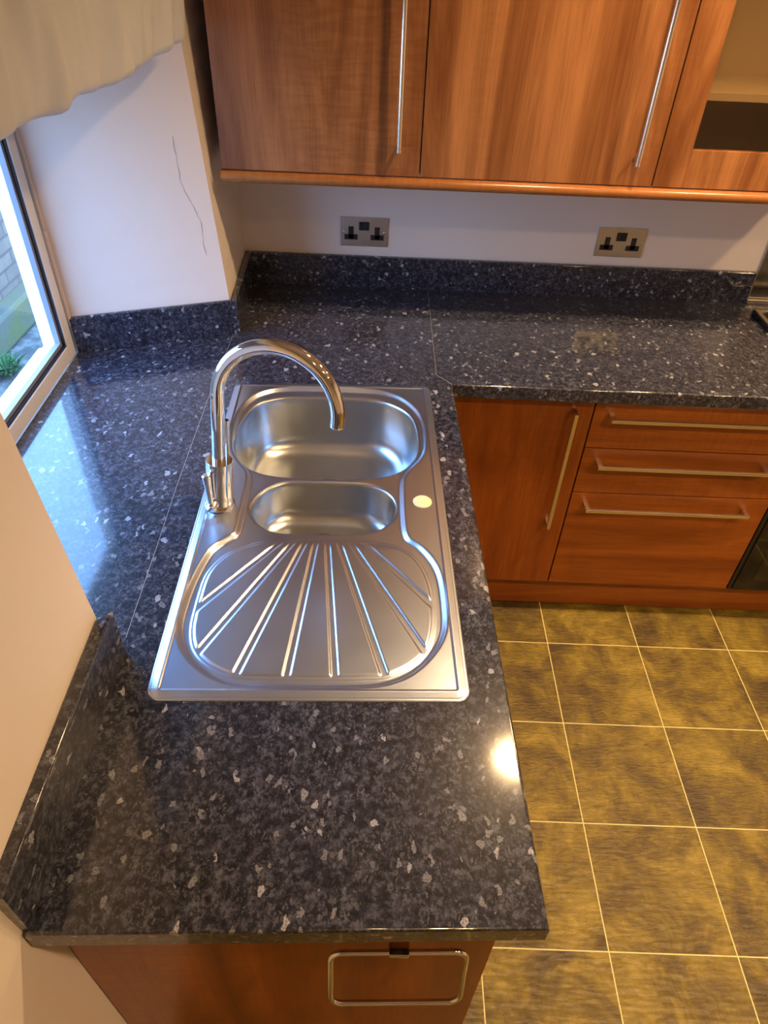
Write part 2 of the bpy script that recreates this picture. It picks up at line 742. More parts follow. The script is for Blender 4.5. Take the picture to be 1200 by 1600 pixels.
M_brushed = steel('brushed_nickel', (0.78, 0.74, 0.68), 0.22, scratch=0)
M_socketplate = steel('socket_steel', (0.62, 0.60, 0.56), 0.3, (9, 1, 1), 0.05)
M_black = flat('black_plastic', (0.012, 0.012, 0.014), 0.35)
M_wall = plaster('wall_paint', (0.76, 0.69, 0.64))
M_ceiling = plaster('ceiling_paint', (0.80, 0.78, 0.74))
M_upvc = flat('white_upvc', (0.80, 0.80, 0.80), 0.3, var=0.03)
M_gasket = flat('black_gasket', (0.010, 0.012, 0.03), 0.4)
M_spacer = flat('grey_glazing_bead', (0.25, 0.28, 0.33), 0.3)
M_tiles = slate_tiles('slate_floor_tiles', 1.142, -0.709, 0.3030)
M_fabric = fabric('cream_linen', (0.74, 0.78, 0.79))
M_glass = clear_glass('clear_glass')
M_glass_dim = clear_glass('cabinet_glass', (0.86, 0.84, 0.80))
M_cap = flat('cream_plastic', (0.80, 0.76, 0.48), 0.35, var=0.03)
M_ovenglass = flat('black_oven_glass', (0.008, 0.008, 0.007), 0.04, spec=0.6)
M_hobglass = flat('black_hob_enamel', (0.010, 0.010, 0.012), 0.15)
M_sealant = flat('pale_joint_sealant', (0.30, 0.27, 0.22), 0.5)
M_caulk = flat('aged_caulk', (0.66, 0.52, 0.42), 0.6)
M_crack = flat('crack_shadow', (0.17, 0.14, 0.14), 0.9)
M_brick = brick('stone_brick')
M_moss = two_tone('mossy_stone', (0.085, 0.085, 0.06), (0.085, 0.095, 0.03), 7)
M_concrete = two_tone('weathered_concrete', (0.055, 0.055, 0.05), (0.13, 0.125, 0.11), 14)
M_leaf = two_tone('weed_green', (0.02, 0.07, 0.015), (0.05, 0.12, 0.03), 30)
M_render = flat('white_window_sill', (0.80, 0.82, 0.80), 0.6)

# ------------------------------------------------------------------ frame of the sink run, which leaves the back wall 2.3 degrees off square
SA = 0.0399
CX, CY = 0.7383, -0.6101


def L2(u, v):
    x, y = u - CX, v - CY
    return (CX + x * math.cos(SA) - y * math.sin(SA), CY + x * math.sin(SA) + y * math.cos(SA))


LM = Matrix.Translation((CX, CY, 0)) @ Matrix.Rotation(SA, 4, 'Z') @ Matrix.Translation((-CX, -CY, 0))

WT = 0.911          # worktop top
WB = 0.873          # worktop underside
CEIL = 2.40
SH = -0.066         # the old left wall leans outwards

# ------------------------------------------------------------------ room shell
f = obj('floor', bx(-0.36, 3.3, -4.0, 0.12, -0.08, 0.0), M_tiles)
tag(f, kind='structure')
c = obj('ceiling', bx(-0.36, 3.3, -4.0, 0.12, CEIL, CEIL + 0.08), M_ceiling)
tag(c, kind='structure')
w = obj('wall_back', bx(-0.36, 3.3, 0.0, 0.12, 0, CEIL), M_wall)
tag(w, kind='structure')
w = obj('wall_right', bx(3.3, 3.4, -4.0, 0.12, 0, CEIL), M_wall)
tag(w, kind='structure')
w = obj('wall_front', bx(-0.36, 3.4, -4.1, -4.0, 0, CEIL), M_wall)
tag(w, kind='structure')

bm = bmesh.new()
# stretch between the back corner and the window recess, with the splayed reveal
prism(bm, [(0.105, 0.0), (-0.34, 0.0), (-0.34, -0.526), (-0.262, -0.5165), (0.1265, -0.37, 1)], 0, CEIL, SH)
# stretch on the camera side of the recess
prism(bm, [(0.1466, -1.51, 1), (-0.2195, -1.385), (-0.34, -1.375), (-0.34, -4.0), (0.250, -4.0, 1)], 0, CEIL, SH)
# below and above the window
prism(bm, [(-0.24, -0.52), (-0.34, -0.52), (-0.34, -1.40), (-0.205, -1.40)], 0, WB)
box(bm, -0.34, 0.06, -1.42, -0.45, 2.12, CEIL)
prism(bm, [(-0.24, -0.52), (-0.34, -0.52), (-0.34, -1.40), (-0.205, -1.40)], 1.628, 2.12)
box(bm, 0.06, 0.115, -1.52, -0.36, 0, WB)
w = obj('wall_left', bm, M_wall)
tag(w, kind='structure')
# hairline crack in the splayed reveal
cr = [(0.0439, -0.3904, 1.4145), (0.0465, -0.3909, 1.3553), (0.0475, -0.3916, 1.3124), (0.0621, -0.3871, 1.2716),
      (0.0743, -0.3833, 1.2404), (0.0812, -0.3815, 1.2119), (0.0802, -0.3829, 1.1672), (0.084, -0.3826, 1.1224)]
bm = bmesh.new()
prev = None
random.seed(9)
pts = []
for a, b_ in zip(cr[:-1], cr[1:]):
    for s in range(4):
        t = s / 4
        p = Vector(a).lerp(Vector(b_), t)
        p.x += random.uniform(-0.0016, 0.0016)
        pts.append(p)


def splay_y(x, z):
    # leaning reveal plane between the window and the room corner
    zc = 0.1265 + SH * (z - 1.011)
    return -0.5165 + (x + 0.262) / (zc + 0.262) * (0.1465)


for i, p in enumerate(pts):
    wd = 0.00035 + 0.00020 * math.sin(i * 1.3)
    a = bm.verts.new((p.x - wd, splay_y(p.x - wd, p.z) - 0.0005, p.z))
    b_ = bm.verts.new((p.x + wd, splay_y(p.x + wd, p.z) - 0.0005, p.z))
    if prev:
        bm.faces.new((prev[0], prev[1], b_, a))
    prev = (a, b_)
cro = obj('crack', bm, M_crack, parent=w)

# ------------------------------------------------------------------ window
wy0, wy1 = -1.372, -0.530      # jambs
WX = lambda y: -0.262 + (-0.53 - y) * 0.040      # follows the leg direction


def winbox(bm, x0, x1, y0, y1, z0, z1, bev=0.0):
    t = bmesh.new()
    box(t, x0, x1, y0, y1, z0, z1, bev)
    for v in t.verts:
        v.co.x += (-0.53 - v.co.y) * 0.040
    me = bpy.data.meshes.new('tmp')
    t.to_mesh(me)
    t.free()
    bm.from_mesh(me)
    bpy.data.meshes.remove(me)
    return bm


win = bpy.data.objects.new('window_1', None)
win.location = (-0.28, -0.95, WT)
C.objects.link(win)
tag(win, kind='structure')
wz0, wz1 = 0.912, 1.625
FW = 0.038
bm = bmesh.new()
for (y0, y1, z0, z1) in ((wy1 - FW, wy1, wz0, wz1), (wy0, wy0 + FW, wz0, wz1),
                         (wy0 + FW, wy1 - FW, wz0, wz0 + FW), (wy0 + FW, wy1 - FW, wz1 - FW, wz1)):
    winbox(bm, -0.326, -0.262, y0, y1, z0, z1, 0.002)
obj('window_frame', bm, M_upvc, win, smooth=True)
bm = bmesh.new()
g0, g1, h0, h1 = wy0 + FW, wy1 - FW, wz0 + FW, wz1 - FW
for (e, x0, x1, mat, nm) in ((0.006, -0.272, -0.266, M_gasket, 'gasket'), (0.016, -0.286, -0.272, M_spacer, 'glazing_bead')):
    bm = bmesh.new()
    winbox(bm, x0, x1, g1 - e, g1, h0, h1)
    winbox(bm, x0, x1, g0, g0 + e, h0, h1)
    winbox(bm, x0, x1, g0 + e, g1 - e, h0, h0 + e)
    winbox(bm, x0, x1, g0 + e, g1 - e, h1 - e, h1)
    obj(nm, bm, mat, win)
bm = bmesh.new()
winbox(bm, -0.292, -0.286, g0 + 0.002, g1 - 0.002, h0 + 0.002, h1 - 0.002)
obj('pane', bm, M_glass, win)
bm = bmesh.new()
winbox(bm, -0.375, -0.327, wy0 - 0.05, wy1 + 0.03, 0.875, 0.908, 0.004)
o = obj('exterior_sill', bm, M_render, win)
# caulk bead between frame and plaster, broken half way up
bm = bmesh.new()
tube(bm, [(-0.257, -0.526, 0.99), (-0.257, -0.5262, 1.10), (-0.257, -0.526, 1.228)], 0.0045, 8)
tube(bm, [(-0.258, -0.523, 1.236), (-0.258, -0.523, 1.6), (-0.258, -0.523, 1.62)], 0.0035, 8)
obj('caulk_bead', bm, M_caulk, win, smooth=True)

# ------------------------------------------------------------------ worktops
edge_r = 0.0055
j = 0.0006
leg = [(0.1745, -1.9045), (0.7884, -1.878), (0.7393, -0.6147), (0.7000, -0.5682), (0.6905, -0.0008),
       (0.106, -0.0008), (0.1275, -0.37), (0.1328, -0.730), (0.1425, -1.075), (0.1500, -1.236), (0.1595, -1.4754)]
rs = [0.004, edge_r, j, j, j, j, j, j, j, j, j]
SX0, SX1, SY0, SY1 = 0.1838, 0.6785, -1.5665, -0.6265
hole = [L2(u, v) for u, v in ((SX0 + .018, SY0 + .018), (SX1 - .014, SY0 + .018), (SX1 - .014, SY1 - .012), (SX0 + .018, SY1 - .012))]
wk = thing('worktop', 'black speckled laminate worktop run holding the stainless steel sink', 'worktop', (0.75, -1.85, WB))
obj('worktop_board', slab(bmesh.new(), leg, WB, WT, rs, hole), M_granite, wk, smooth=True, angle=50)
bm = bmesh.new()


def strip(bm, a, b_, w_, z):
    a = Vector((*a, 0))
    b_ = Vector((*b_, 0))
    d = (b_ - a).normalized()
    n = Vector((-d.y, d.x, 0)) * w_ / 2
    box(bm, 0, 1, 0, 1, 0, 1)
    bm.verts.ensure_lookup_table()
    vs = bm.verts[-8:]
    k = [a - n, b_ - n, b_ + n, a + n]
    for i, v in enumerate(vs):
        p = k[i % 4]
        v.co = (p.x, p.y, z - (0.004 if i < 4 else -0.0002))


strip(bm, (0.7385, -0.6140), (0.6996, -0.5682), 0.0012, WT)
strip(bm, (0.6996, -0.5682), (0.6905, -0.02), 0.0009, WT)
obj('joint_sealant', bm, M_sealant, wk)
bm = bmesh.new()
jl = [(0.1290, -0.385), (0.1328, -0.730), (0.1425, -1.075), (0.1500, -1.236), (0.1590, -1.4700)]
for a_, b_ in zip(jl[:-1], jl[1:]):
    strip(bm, a_, b_, 0.0009, WT)
obj('joint_sealant', bm, M_sealant, wk)

back = [(0.7000, -0.5682), (0.7393, -0.6147), (3.05, -0.6147), (3.05, -0.0008), (0.6905, -0.0008)]
wb = tag(obj('worktop', slab(bmesh.new(), back, WB, WT, [j, edge_r, j, j, j]), M_granite, None, (1.6, -0.3, WB), True, 50),
         'black speckled worktop along the back wall above the drawers', 'worktop')
sill = [(0.1275, -0.37), (-0.2600, -0.5175), (-0.2275, -1.372), (0.1472, -1.513), (0.1595, -1.4754), (0.1500, -1.236), (0.1425, -1.075), (0.1328, -0.730)]
sl = tag(obj('worktop', slab(bmesh.new(), sill, WB, WT, [j] * 8), M_granite, None, (-0.05, -0.95, WB), True, 50),
         'black speckled sill worktop in the window recess', 'worktop')

# upstands
US = 1.010


def upstand(poly, label, zt=US, r=0.004):
    cx = sum(p[0] for p in poly) / len(poly)
    cy = sum(p[1] for p in poly) / len(poly)
    return tag(obj('upstand', slab(bmesh.new(), poly, WT + 0.0003, zt, [r] * len(poly), rb=0.0005), M_granite, None, (cx, cy, WT), True, 50), label, 'upstand')


upstand([(0.1070, -0.0185), (1.7235, -0.0185), (1.7235, -0.0005), (0.1065, -0.0005)], 'long black speckled upstand along the back wall under the sockets')
upstand([(0.1334, -0.3822), (0.1475, -0.3775), (0.1258, -0.0190), (0.1070, -0.0190)], 'short black speckled upstand in the back left corner')
upstand([(-0.2555, -0.5305), (0.1328, -0.3832), (0.1328, -0.3705), (-0.2590, -0.5165)], 'black speckled upstand on the splayed reveal by the window')
upstand([(0.1600, -1.8990), (0.1800, -1.9000), (0.1680, -1.4985), (0.1490, -1.5135)], 'black speckled upstand on the near wall left of the draining board')

# ------------------------------------------------------------------ sink
MAIN = [(0.2198, -0.9056), (0.2173, -0.8636), (0.217, -0.802), (0.2321, -0.7455), (0.2559, -0.7082), (0.3058, -0.6839), (0.3584, -0.6794), (0.43, -0.6800), (0.5076, -0.6816), (0.5608, -0.6922), (0.6023, -0.723), (0.6292, -0.7653), (0.6376, -0.8246), (0.6365, -0.8894), (0.6296, -0.9265), (0.6027, -0.9708), (0.567, -0.9946), (0.5325, -1.0048), (0.4785, -1.0105), (0.4185, -1.0114), (0.34, -1.0065), (0.2897, -0.994), (0.255, -0.9721), (0.230, -0.938)]
REC = [(0.2107, -0.9046), (0.2044, -0.8234), (0.2095, -0.7495), (0.2331, -0.6898), (0.2666, -0.6605), (0.3129, -0.6451), (0.383, -0.6430), (0.46, -0.6445), (0.5343, -0.6477), (0.5826, -0.664), (0.619, -0.6958), (0.6479, -0.7487), (0.6577, -0.7998), (0.6587, -0.8576), (0.6543, -0.9083), (0.6413, -0.9451), (0.6213, -0.975), (0.6031, -1.0059), (0.5986, -1.0371), (0.5969, -1.1034), (0.5977, -1.1868), (0.6093, -1.2049), (0.6267, -1.2224), (0.6448, -1.254), (0.6546, -1.2818), (0.6591, -1.3115), (0.6602, -1.345), (0.6600, -1.3837), (0.6575, -1.4176), (0.6505, -1.4444), (0.6394, -1.4674), (0.6193, -1.4953), (0.6004, -1.5141), (0.5778, -1.5299), (0.545, -1.5416), (0.5099, -1.5455), (0.4276, -1.5474), (0.3385, -1.5466), (0.3104, -1.543), (0.2859, -1.5355), (0.2596, -1.5189), (0.2362, -1.498), (0.218, -1.4736), (0.2048, -1.4426), (0.1993, -1.4162), (0.1992, -1.3732), (0.2036, -1.3176), (0.2166, -1.2507), (0.2288, -1.2256), (0.246, -1.2064), (0.259, -1.1946), (0.264, -1.1769), (0.2642, -1.0937), (0.2641, -1.0271), (0.2582, -0.9976), (0.2327, -0.9601)]
SMALL = [(0.345, -1.0241), (0.3135, -1.0447), (0.2944, -1.0699), (0.2852, -1.1008), (0.2857, -1.1228), (0.2977, -1.1496), (0.3191, -1.1712), (0.3492, -1.1829), (0.3904, -1.1855), (0.4526, -1.1850), (0.5148, -1.1814), (0.5462, -1.168), (0.5701, -1.1429), (0.5795, -1.1113), (0.5783, -1.0838), (0.5665, -1.0572), (0.5413, -1.0358), (0.5142, -1.0263), (0.4463, -1.0235), (0.39, -1.0232)]
FIELD = [(0.2262, -1.3021), (0.2233, -1.3589), (0.2228, -1.4088), (0.2269, -1.4384), (0.2353, -1.464), (0.2507, -1.486), (0.271, -1.5021), (0.2994, -1.5164), (0.3284, -1.5227), (0.4259, -1.5247), (0.5346, -1.5227), (0.5655, -1.5146), (0.595, -1.4971), (0.6165, -1.4749), (0.6304, -1.4406), (0.6372, -1.3953), (0.6371, -1.3306), (0.6270, -1.2818), (0.6131, -1.2521), (0.5961, -1.2315), (0.5722, -1.2157), (0.5436, -1.2082), (0.5046, -1.2045), (0.4534, -1.2038), (0.3938, -1.2035), (0.3513, -1.2041), (0.3114, -1.2108), (0.2792, -1.2261), (0.2559, -1.2438), (0.24, -1.2665)]
GR = [(0.3504, -1.216, 0.2359, -1.3679), (0.3766, -1.2139, 0.2492, -1.4676), (0.3998, -1.2129, 0.314, -1.5124), (0.421, -1.2121, 0.3927, -1.5165), (0.4435, -1.2114, 0.4686, -1.5154), (0.4655, -1.211, 0.5458, -1.5095), (0.4879, -1.2114, 0.6122, -1.4653), (0.515, -1.2132, 0.6248, -1.3558)]


def curve_loop(pts, k=6, it=6):
    return smooth_loop(catmull(pts, True, k), it)


K_MAIN, K_REC, K_SMALL, K_FIELD = curve_loop(MAIN), curve_loop(REC, 5, 5), curve_loop(SMALL), curve_loop(FIELD, 6, 5)


def sdf(P, K):
    """signed distance of points P (n,2) to closed loop K, negative inside; and the nearest point"""
    best = np.full(len(P), 1e9)
    near = np.zeros_like(P)
    inside = np.zeros(len(P), bool)
    A = K
    B = np.roll(K, -1, 0)
    for a, b_ in zip(A, B):
        d = b_ - a
        t = np.clip(((P - a) @ d) / (d @ d + 1e-12), 0, 1)
        q = a + t[:, None] * d
        e = P - q
        dist = (e * e).sum(1)
        m_ = dist < best
        best[m_] = dist[m_]
        near[m_] = q[m_]
        cond = (a[1] > P[:, 1]) != (b_[1] > P[:, 1])
        if cond.any():
            xi = (b_[0] - a[0]) * (P[:, 1] - a[1]) / (b_[1] - a[1] + 1e-15) + a[0]
            inside ^= cond & (P[:, 0] < xi)
    best = np.sqrt(best)
    best[inside] *= -1
    return best, near


def sst(e0, e1, x):
    t = np.clip((x - e0) / (e1 - e0), 0, 1)
    return t * t * (3 - 2 * t)


def rrect_d(P, x0, x1, y0, y1, r):
    """distance inwards from a rounded rectangle"""
    cx, cy = (x0 + x1) / 2, (y0 + y1) / 2
    hx, hy = (x1 - x0) / 2 - r, (y1 - y0) / 2 - r
    dx = np.abs(P[:, 0] - cx) - hx
    dy = np.abs(P[:, 1] - cy) - hy
    out = np.sqrt(np.maximum(dx, 0) ** 2 + np.maximum(dy, 0) ** 2) + np.minimum(np.maximum(dx, dy), 0) - r
    return -out


def deck_height(P):
    d = rrect_d(P, SX0, SX1, SY0, SY1, 0.021)
    z = 0.0003 + 0.0020 * sst(0.0, 0.0018, d)                        # rolled lip
    z -= 0.0008 * sst(0.0022, 0.0030, d) * (1 - sst(0.0038, 0.0048, d))
    z += 0.0026 * np.clip((d - 0.0045) / 0.0125, 0, 1)              # sloping border
    z -= 0.0017 * sst(0.0170, 0.0190, d)                             # step down to the deck
    sr, _ = sdf(P, K_REC)
    rec = sst(-0.0005, -0.0135, sr) if False else 1 - sst(-0.0130, -0.0003, sr)
    z -= 0.0085 * rec
    fs, _ = sdf(P, K_FIELD)
    ins = 1 - sst(-0.0012, 0.0010, fs)
    z += 0.0011 * ins
    pan = 1 - sst(-0.0085, -0.0052, fs)
    gmin = np.full(len(P), 1e9)
    for (ax, ay, bx_, by_) in GR:
        a = np.array((ax, ay)); b_ = np.array((bx_, by_))
        dd = (b_ - a)
        L_ = np.linalg.norm(dd)
        dd /= L_
        t = np.clip((P - a) @ dd, -0.004, L_ + 0.02)
        q = a + t[:, None] * dd
        dist = np.linalg.norm(P - q, axis=1)
        wd = 0.0062 - 0.0012 * (1 - t / L_)
        gmin = np.minimum(gmin, dist - wd)
    panel = pan * sst(-0.0018, 0.0016, gmin)
    # the panels fade out towards the bowls
    panel *= 1 - 0.9 * sst(-1.232, -1.208, P[:, 1])
    z += 0.0022 * panel
    # dished ground between the two bowls
    s1, _ = sdf(P, K_MAIN)
    s2, _ = sdf(P, K_SMALL)
    z -= 0.0016 * (1 - sst(0.0, 0.0045, np.minimum(s1, s2)))
    return z


def build_deck(parent):
    cell = 0.0016
    nx = int(round((SX1 - SX0) / cell))
    ny = int(round((SY1 - SY0) / cell))
    xs = np.linspace(SX0, SX1, nx + 1)
    ys = np.linspace(SY0, SY1, ny + 1)
    X, Y = np.meshgrid(xs, ys, indexing='ij')
    P = np.stack([X.ravel(), Y.ravel()], 1)
    # pull the four corners in onto the rounded outline
    d = rrect_d(P, SX0, SX1, SY0, SY1, 0.021)
    cxs = np.where(P[:, 0] < (SX0 + SX1) / 2, SX0 + 0.021, SX1 - 0.021)
    cys = np.where(P[:, 1] < (SY0 + SY1) / 2, SY0 + 0.021, SY1 - 0.021)
    out = d < 0
    vec = np.stack([P[:, 0] - cxs, P[:, 1] - cys], 1)
    L_ = np.linalg.norm(vec, axis=1) + 1e-9
    sN = d
    keepv = d > -cell * 1.1
    P2 = P.copy()
    P2[out] = np.stack([cxs, cys], 1)[out] + vec[out] / L_[out][:, None] * 0.021
    s1, n1 = sdf(P2, K_MAIN)
    s2, n2 = sdf(P2, K_SMALL)
    sm = np.minimum(s1, s2)
    idx = np.arange((nx + 1) * (ny + 1)).reshape(nx + 1, ny + 1)
    q = np.stack([idx[:-1, :-1], idx[1:, :-1], idx[1:, 1:], idx[:-1, 1:]], -1).reshape(-1, 4)
    smq = sm[q]
    ok = (smq > 0).sum(1) >= 2
    ok &= (keepv[q]).all(1)
    ok &= ~((d[q] < 0).all(1))
    q = q[ok]
    used = np.zeros(len(P2), bool)
    used[q.ravel()] = True
    # snap the ragged border of the cut-outs on to the bowl outline
    cnt = np.zeros(len(P2), int)
    np.add.at(cnt, q.ravel(), 1)
    bord = used & (cnt < 4) & (np.abs(sm) < cell * 1.6)
    use1 = np.abs(s1) < np.abs(s2)
    P3 = P2.copy()
    m1 = bord & use1
    m2 = bord & ~use1
    P3[m1] = n1[m1]
    P3[m2] = n2[m2]
    z = deck_height(P3)
    remap = -np.ones(len(P2), int)
    remap[used] = np.arange(used.sum())
    Pu = P3[used]
    zu = z[used]
    W = [L2(*p) for p in Pu]
    verts = [(w_[0], w_[1], WT + zz) for w_, zz in zip(W, zu)]
    faces = remap[q].tolist()
    bm = bmesh.new()
    me = bpy.data.meshes.new('drainboard')
    me.from_pydata(verts, [], faces)
    me.validate()
    off = parent.location
    me.transform(Matrix.Translation(-off))
    me.materials.append(M_sink)
    me.shade_smooth()
    bm.free()
    o = bpy.data.objects.new('draining_deck', me)
    o.parent = parent
    C.objects.link(o)
    return o


def build_bowl(parent, K, depth, rbot, name, draft=0.05):
    K = K[::-1] if False else K
    cen = K.mean(0)
    ztop = WT + deck_height(K)
    # inward normals
    T = np.roll(K, -1, 0) - np.roll(K, 1, 0)
    T /= np.linalg.norm(T, axis=1)[:, None]
    nrm = np.stack([-T[:, 1], T[:, 0]], 1)
    if ((cen - K) * nrm).sum() < 0:
        nrm = -nrm
    prof = [(0.0, 0.0), (0.0010, -0.0009), (0.0022, -0.0030), (0.0032, -0.0065)]
    zend = -depth
    ins_wall = 0.0032 + draft * (depth - rbot)
    steps = 8
    for i in range(1, steps + 1):
        t = i / steps
        prof.append((0.0032 + draft * (depth - rbot) * t, -0.0065 - (depth - rbot - 0.0065) * t))
    for i in range(1, 9):
        a = i / 8 * math.pi / 2
        prof.append((ins_wall + rbot * (1 - math.cos(a)), -(depth - rbot) - rbot * math.sin(a)))
    bm = bmesh.new()
    rings = []
    n = len(K)
    base = K.copy()
    for k, (ins_, dz) in enumerate(prof):
        Q = K + nrm * ins_
        if ins_ > 0.01:
            Q = smooth_loop(Q, int(min(40, ins_ * 900)))
        ring = []
        for i in range(n):
            x, y = L2(*Q[i])
            zz = ztop[i] + dz if k < 5 else (WT - 0.007 + dz)
            ring.append(bm.verts.new((x, y, zz)))
        rings.append(ring)
    for A, B in zip(rings[:-1], rings[1:]):
        for i in range(n):
            l = (i + 1) % n
            bm.faces.new((A[i], A[l], B[l], B[i]))
    # floor falls slightly to the waste
    last = np.array([(v.co.x, v.co.y) for v in rings[-1]])
    c2 = last.mean(0)
    zf = rings[-1][0].co.z
    prev = rings[-1]
    for k in range(1, 7):
        t = k / 7
        ring = [bm.verts.new((*(last[i] * (1 - t) + c2 * t), zf - 0.004 * t)) for i in range(n)]
        for i in range(n):
            l = (i + 1) % n
            bm.faces.new((prev[i], prev[l], ring[l], ring[i]))
        prev = ring
    bm.faces.new(prev)
    bmesh.ops.recalc_face_normals(bm, faces=bm.faces[:])
    o = obj(name, bm, M_bowl, parent, smooth=True, angle=80)
    o.modifiers.clear()
    return o, (c2[0], c2[1], zf)


sink = thing('sink', 'stainless steel one and a half bowl sink with a ribbed draining board', 'sink', (*L2(0.43, -1.1), WT))
build_deck(sink)
b1, w1 = build_bowl(sink, K_MAIN, 0.150, 0.045, 'main_bowl', 0.07)
b2, w2 = build_bowl(sink, K_SMALL, 0.095, 0.030, 'half_bowl', 0.06)
for bo, wp, r in ((b1, w1, 0.042), (b2, w2, 0.030)):
    bm = lathe(bmesh.new(), (wp[0], wp[1], wp[2] - 0.003), (0, 0, 1), [(0, -0.006), (r * 0.55, -0.006), (r * 0.62, 0.0005), (r * 0.9, 0.0025), (r, 0.0012), (r, -0.004)])
    obj('waste', bm, M_chrome, bo, smooth=True)
cx_, cy_ = L2(0.6322, -1.0929)
bm = lathe(bmesh.new(), (cx_, cy_, WT + 0.0022), (0, 0, 1), [(0.0195, 0.0), (0.0195, 0.0016), (0.0180, 0.0032), (0.012, 0.0040), (0, 0.0043)], 40)
hc = obj('tap_hole_cap', bm, M_cap, sink, smooth=True, angle=60)
hc['label'] = 'cream plastic cap plugging the spare tap hole'


def text_mesh(body, size, loc, rotz, depth, name, mat, parent):
    cu = bpy.data.curves.new('lettering', 'FONT')
    cu.body = body
    cu.size = size
    cu.extrude = depth
    cu.align_x = 'CENTER'
    cu.align_y = 'CENTER'
    t = bpy.data.objects.new('lettering', cu)
    C.objects.link(t)
    dg = bpy.context.evaluated_depsgraph_get()
    me = bpy.data.meshes.new_from_object(t.evaluated_get(dg))
    bpy.data.objects.remove(t)
    me.transform(Matrix.Translation(Vector(loc)) @ Matrix.Rotation(rotz, 4, 'Z'))
    me.transform(Matrix.Translation(-parent.location))
    me.materials.clear()
    me.materials.append(mat)
    o = bpy.data.objects.new(name, me)
    o.parent = parent
    C.objects.link(o)
    return o


tx_, ty_ = L2(0.6335, -1.5285)
text_mesh('FRANKE', 0.0100, (tx_, ty_, WT + 0.0027), SA, 0.0003, 'embossed_lettering', M_sink, sink)

# ------------------------------------------------------------------ tap
TB = Vector((0.2439, -1.1285, WT + 0.0025))
ax = Vector((0.086, 0.0793, 1.0)).normalized()
th = -0.1949
hh = Vector((math.cos(th), math.sin(th), 0))
hh = (hh - ax * hh.dot(ax)).normalized()
side = ax.cross(hh)
tap = thing('kitchen_tap', 'tall chrome swan neck mixer tap behind the sink bowls', 'tap', TB)
bm = lathe(bmesh.new(), TB, ax, [(0.0, 0.0), (0.0300, 0.0), (0.0300, 0.004), (0.0275, 0.007), (0.0258, 0.010), (0.0258, 0.104), (0.0250, 0.1055), (0.0, 0.1055)], 48)
obj('tap_body', bm, M_chrome, tap, smooth=True, angle=40)
r_ = 0.1124
path = [TB + ax * t for t in np.linspace(0.09, 1.1593 - 0.914, 14)]
o_ = path[-1] + hh * r_
for a in np.linspace(math.pi, 0, 33)[1:]:
    path.append(o_ + r_ * math.cos(a) * hh + r_ * math.sin(a) * ax)
path.append(path[-1] - ax * 0.012)
bm = tube(bmesh.new(), path, 0.0130, 28)
tip = path[-1]
sp_ = obj('spout', bm, M_chrome, tap, smooth=True, angle=50)
bm = lathe(bmesh.new(), tip - ax * 0.0006, ax, [(0.0, 0.0045), (0.0085, 0.0045), (0.0095, 0.0), (0.0125, -0.0015), (0.0129, 0.001)], 28)
obj('nozzle', bm, M_brushed, sp_, smooth=True)
# the two valve stubs with slim cone levers, one towards the camera, one away
for a_, vend, ltop, r0_, r1_ in ((TB + ax * 0.024, Vector((0.2345, -1.1660, 0.9300)), Vector((0.2335, -1.1520, 1.0030)), 0.0040, 0.0092),
                                 (TB + ax * 0.034, Vector((0.2620, -1.0880, 0.9560)), Vector((0.2690, -1.0900, 1.0880)), 0.0042, 0.0060)):
    dirv = (vend - a_).normalized()
    L_ = (vend - a_).length
    bm = lathe(bmesh.new(), a_ + dirv * 0.020, dirv, [(0, 0), (0.0100, 0.0), (0.0100, L_ - 0.0225), (0.0085, L_ - 0.020), (0, L_ - 0.020)], 28)
    vb = obj('valve', bm, M_chrome, tap, smooth=True, angle=40)
    p0 = vend - dirv * 0.006
    n = 6
    dl = (ltop - p0).normalized()
    pp = [p0.lerp(ltop, i / n) for i in range(n + 1)] + [ltop + dl * 0.002]
    rr = [r0_ + (r1_ - r0_) * i / n for i in range(n + 1)] + [r1_ * 0.75]
    obj('lever', tube(bmesh.new(), pp, rr, 20), M_chrome, vb, smooth=True, angle=40)

# ------------------------------------------------------------------ handles


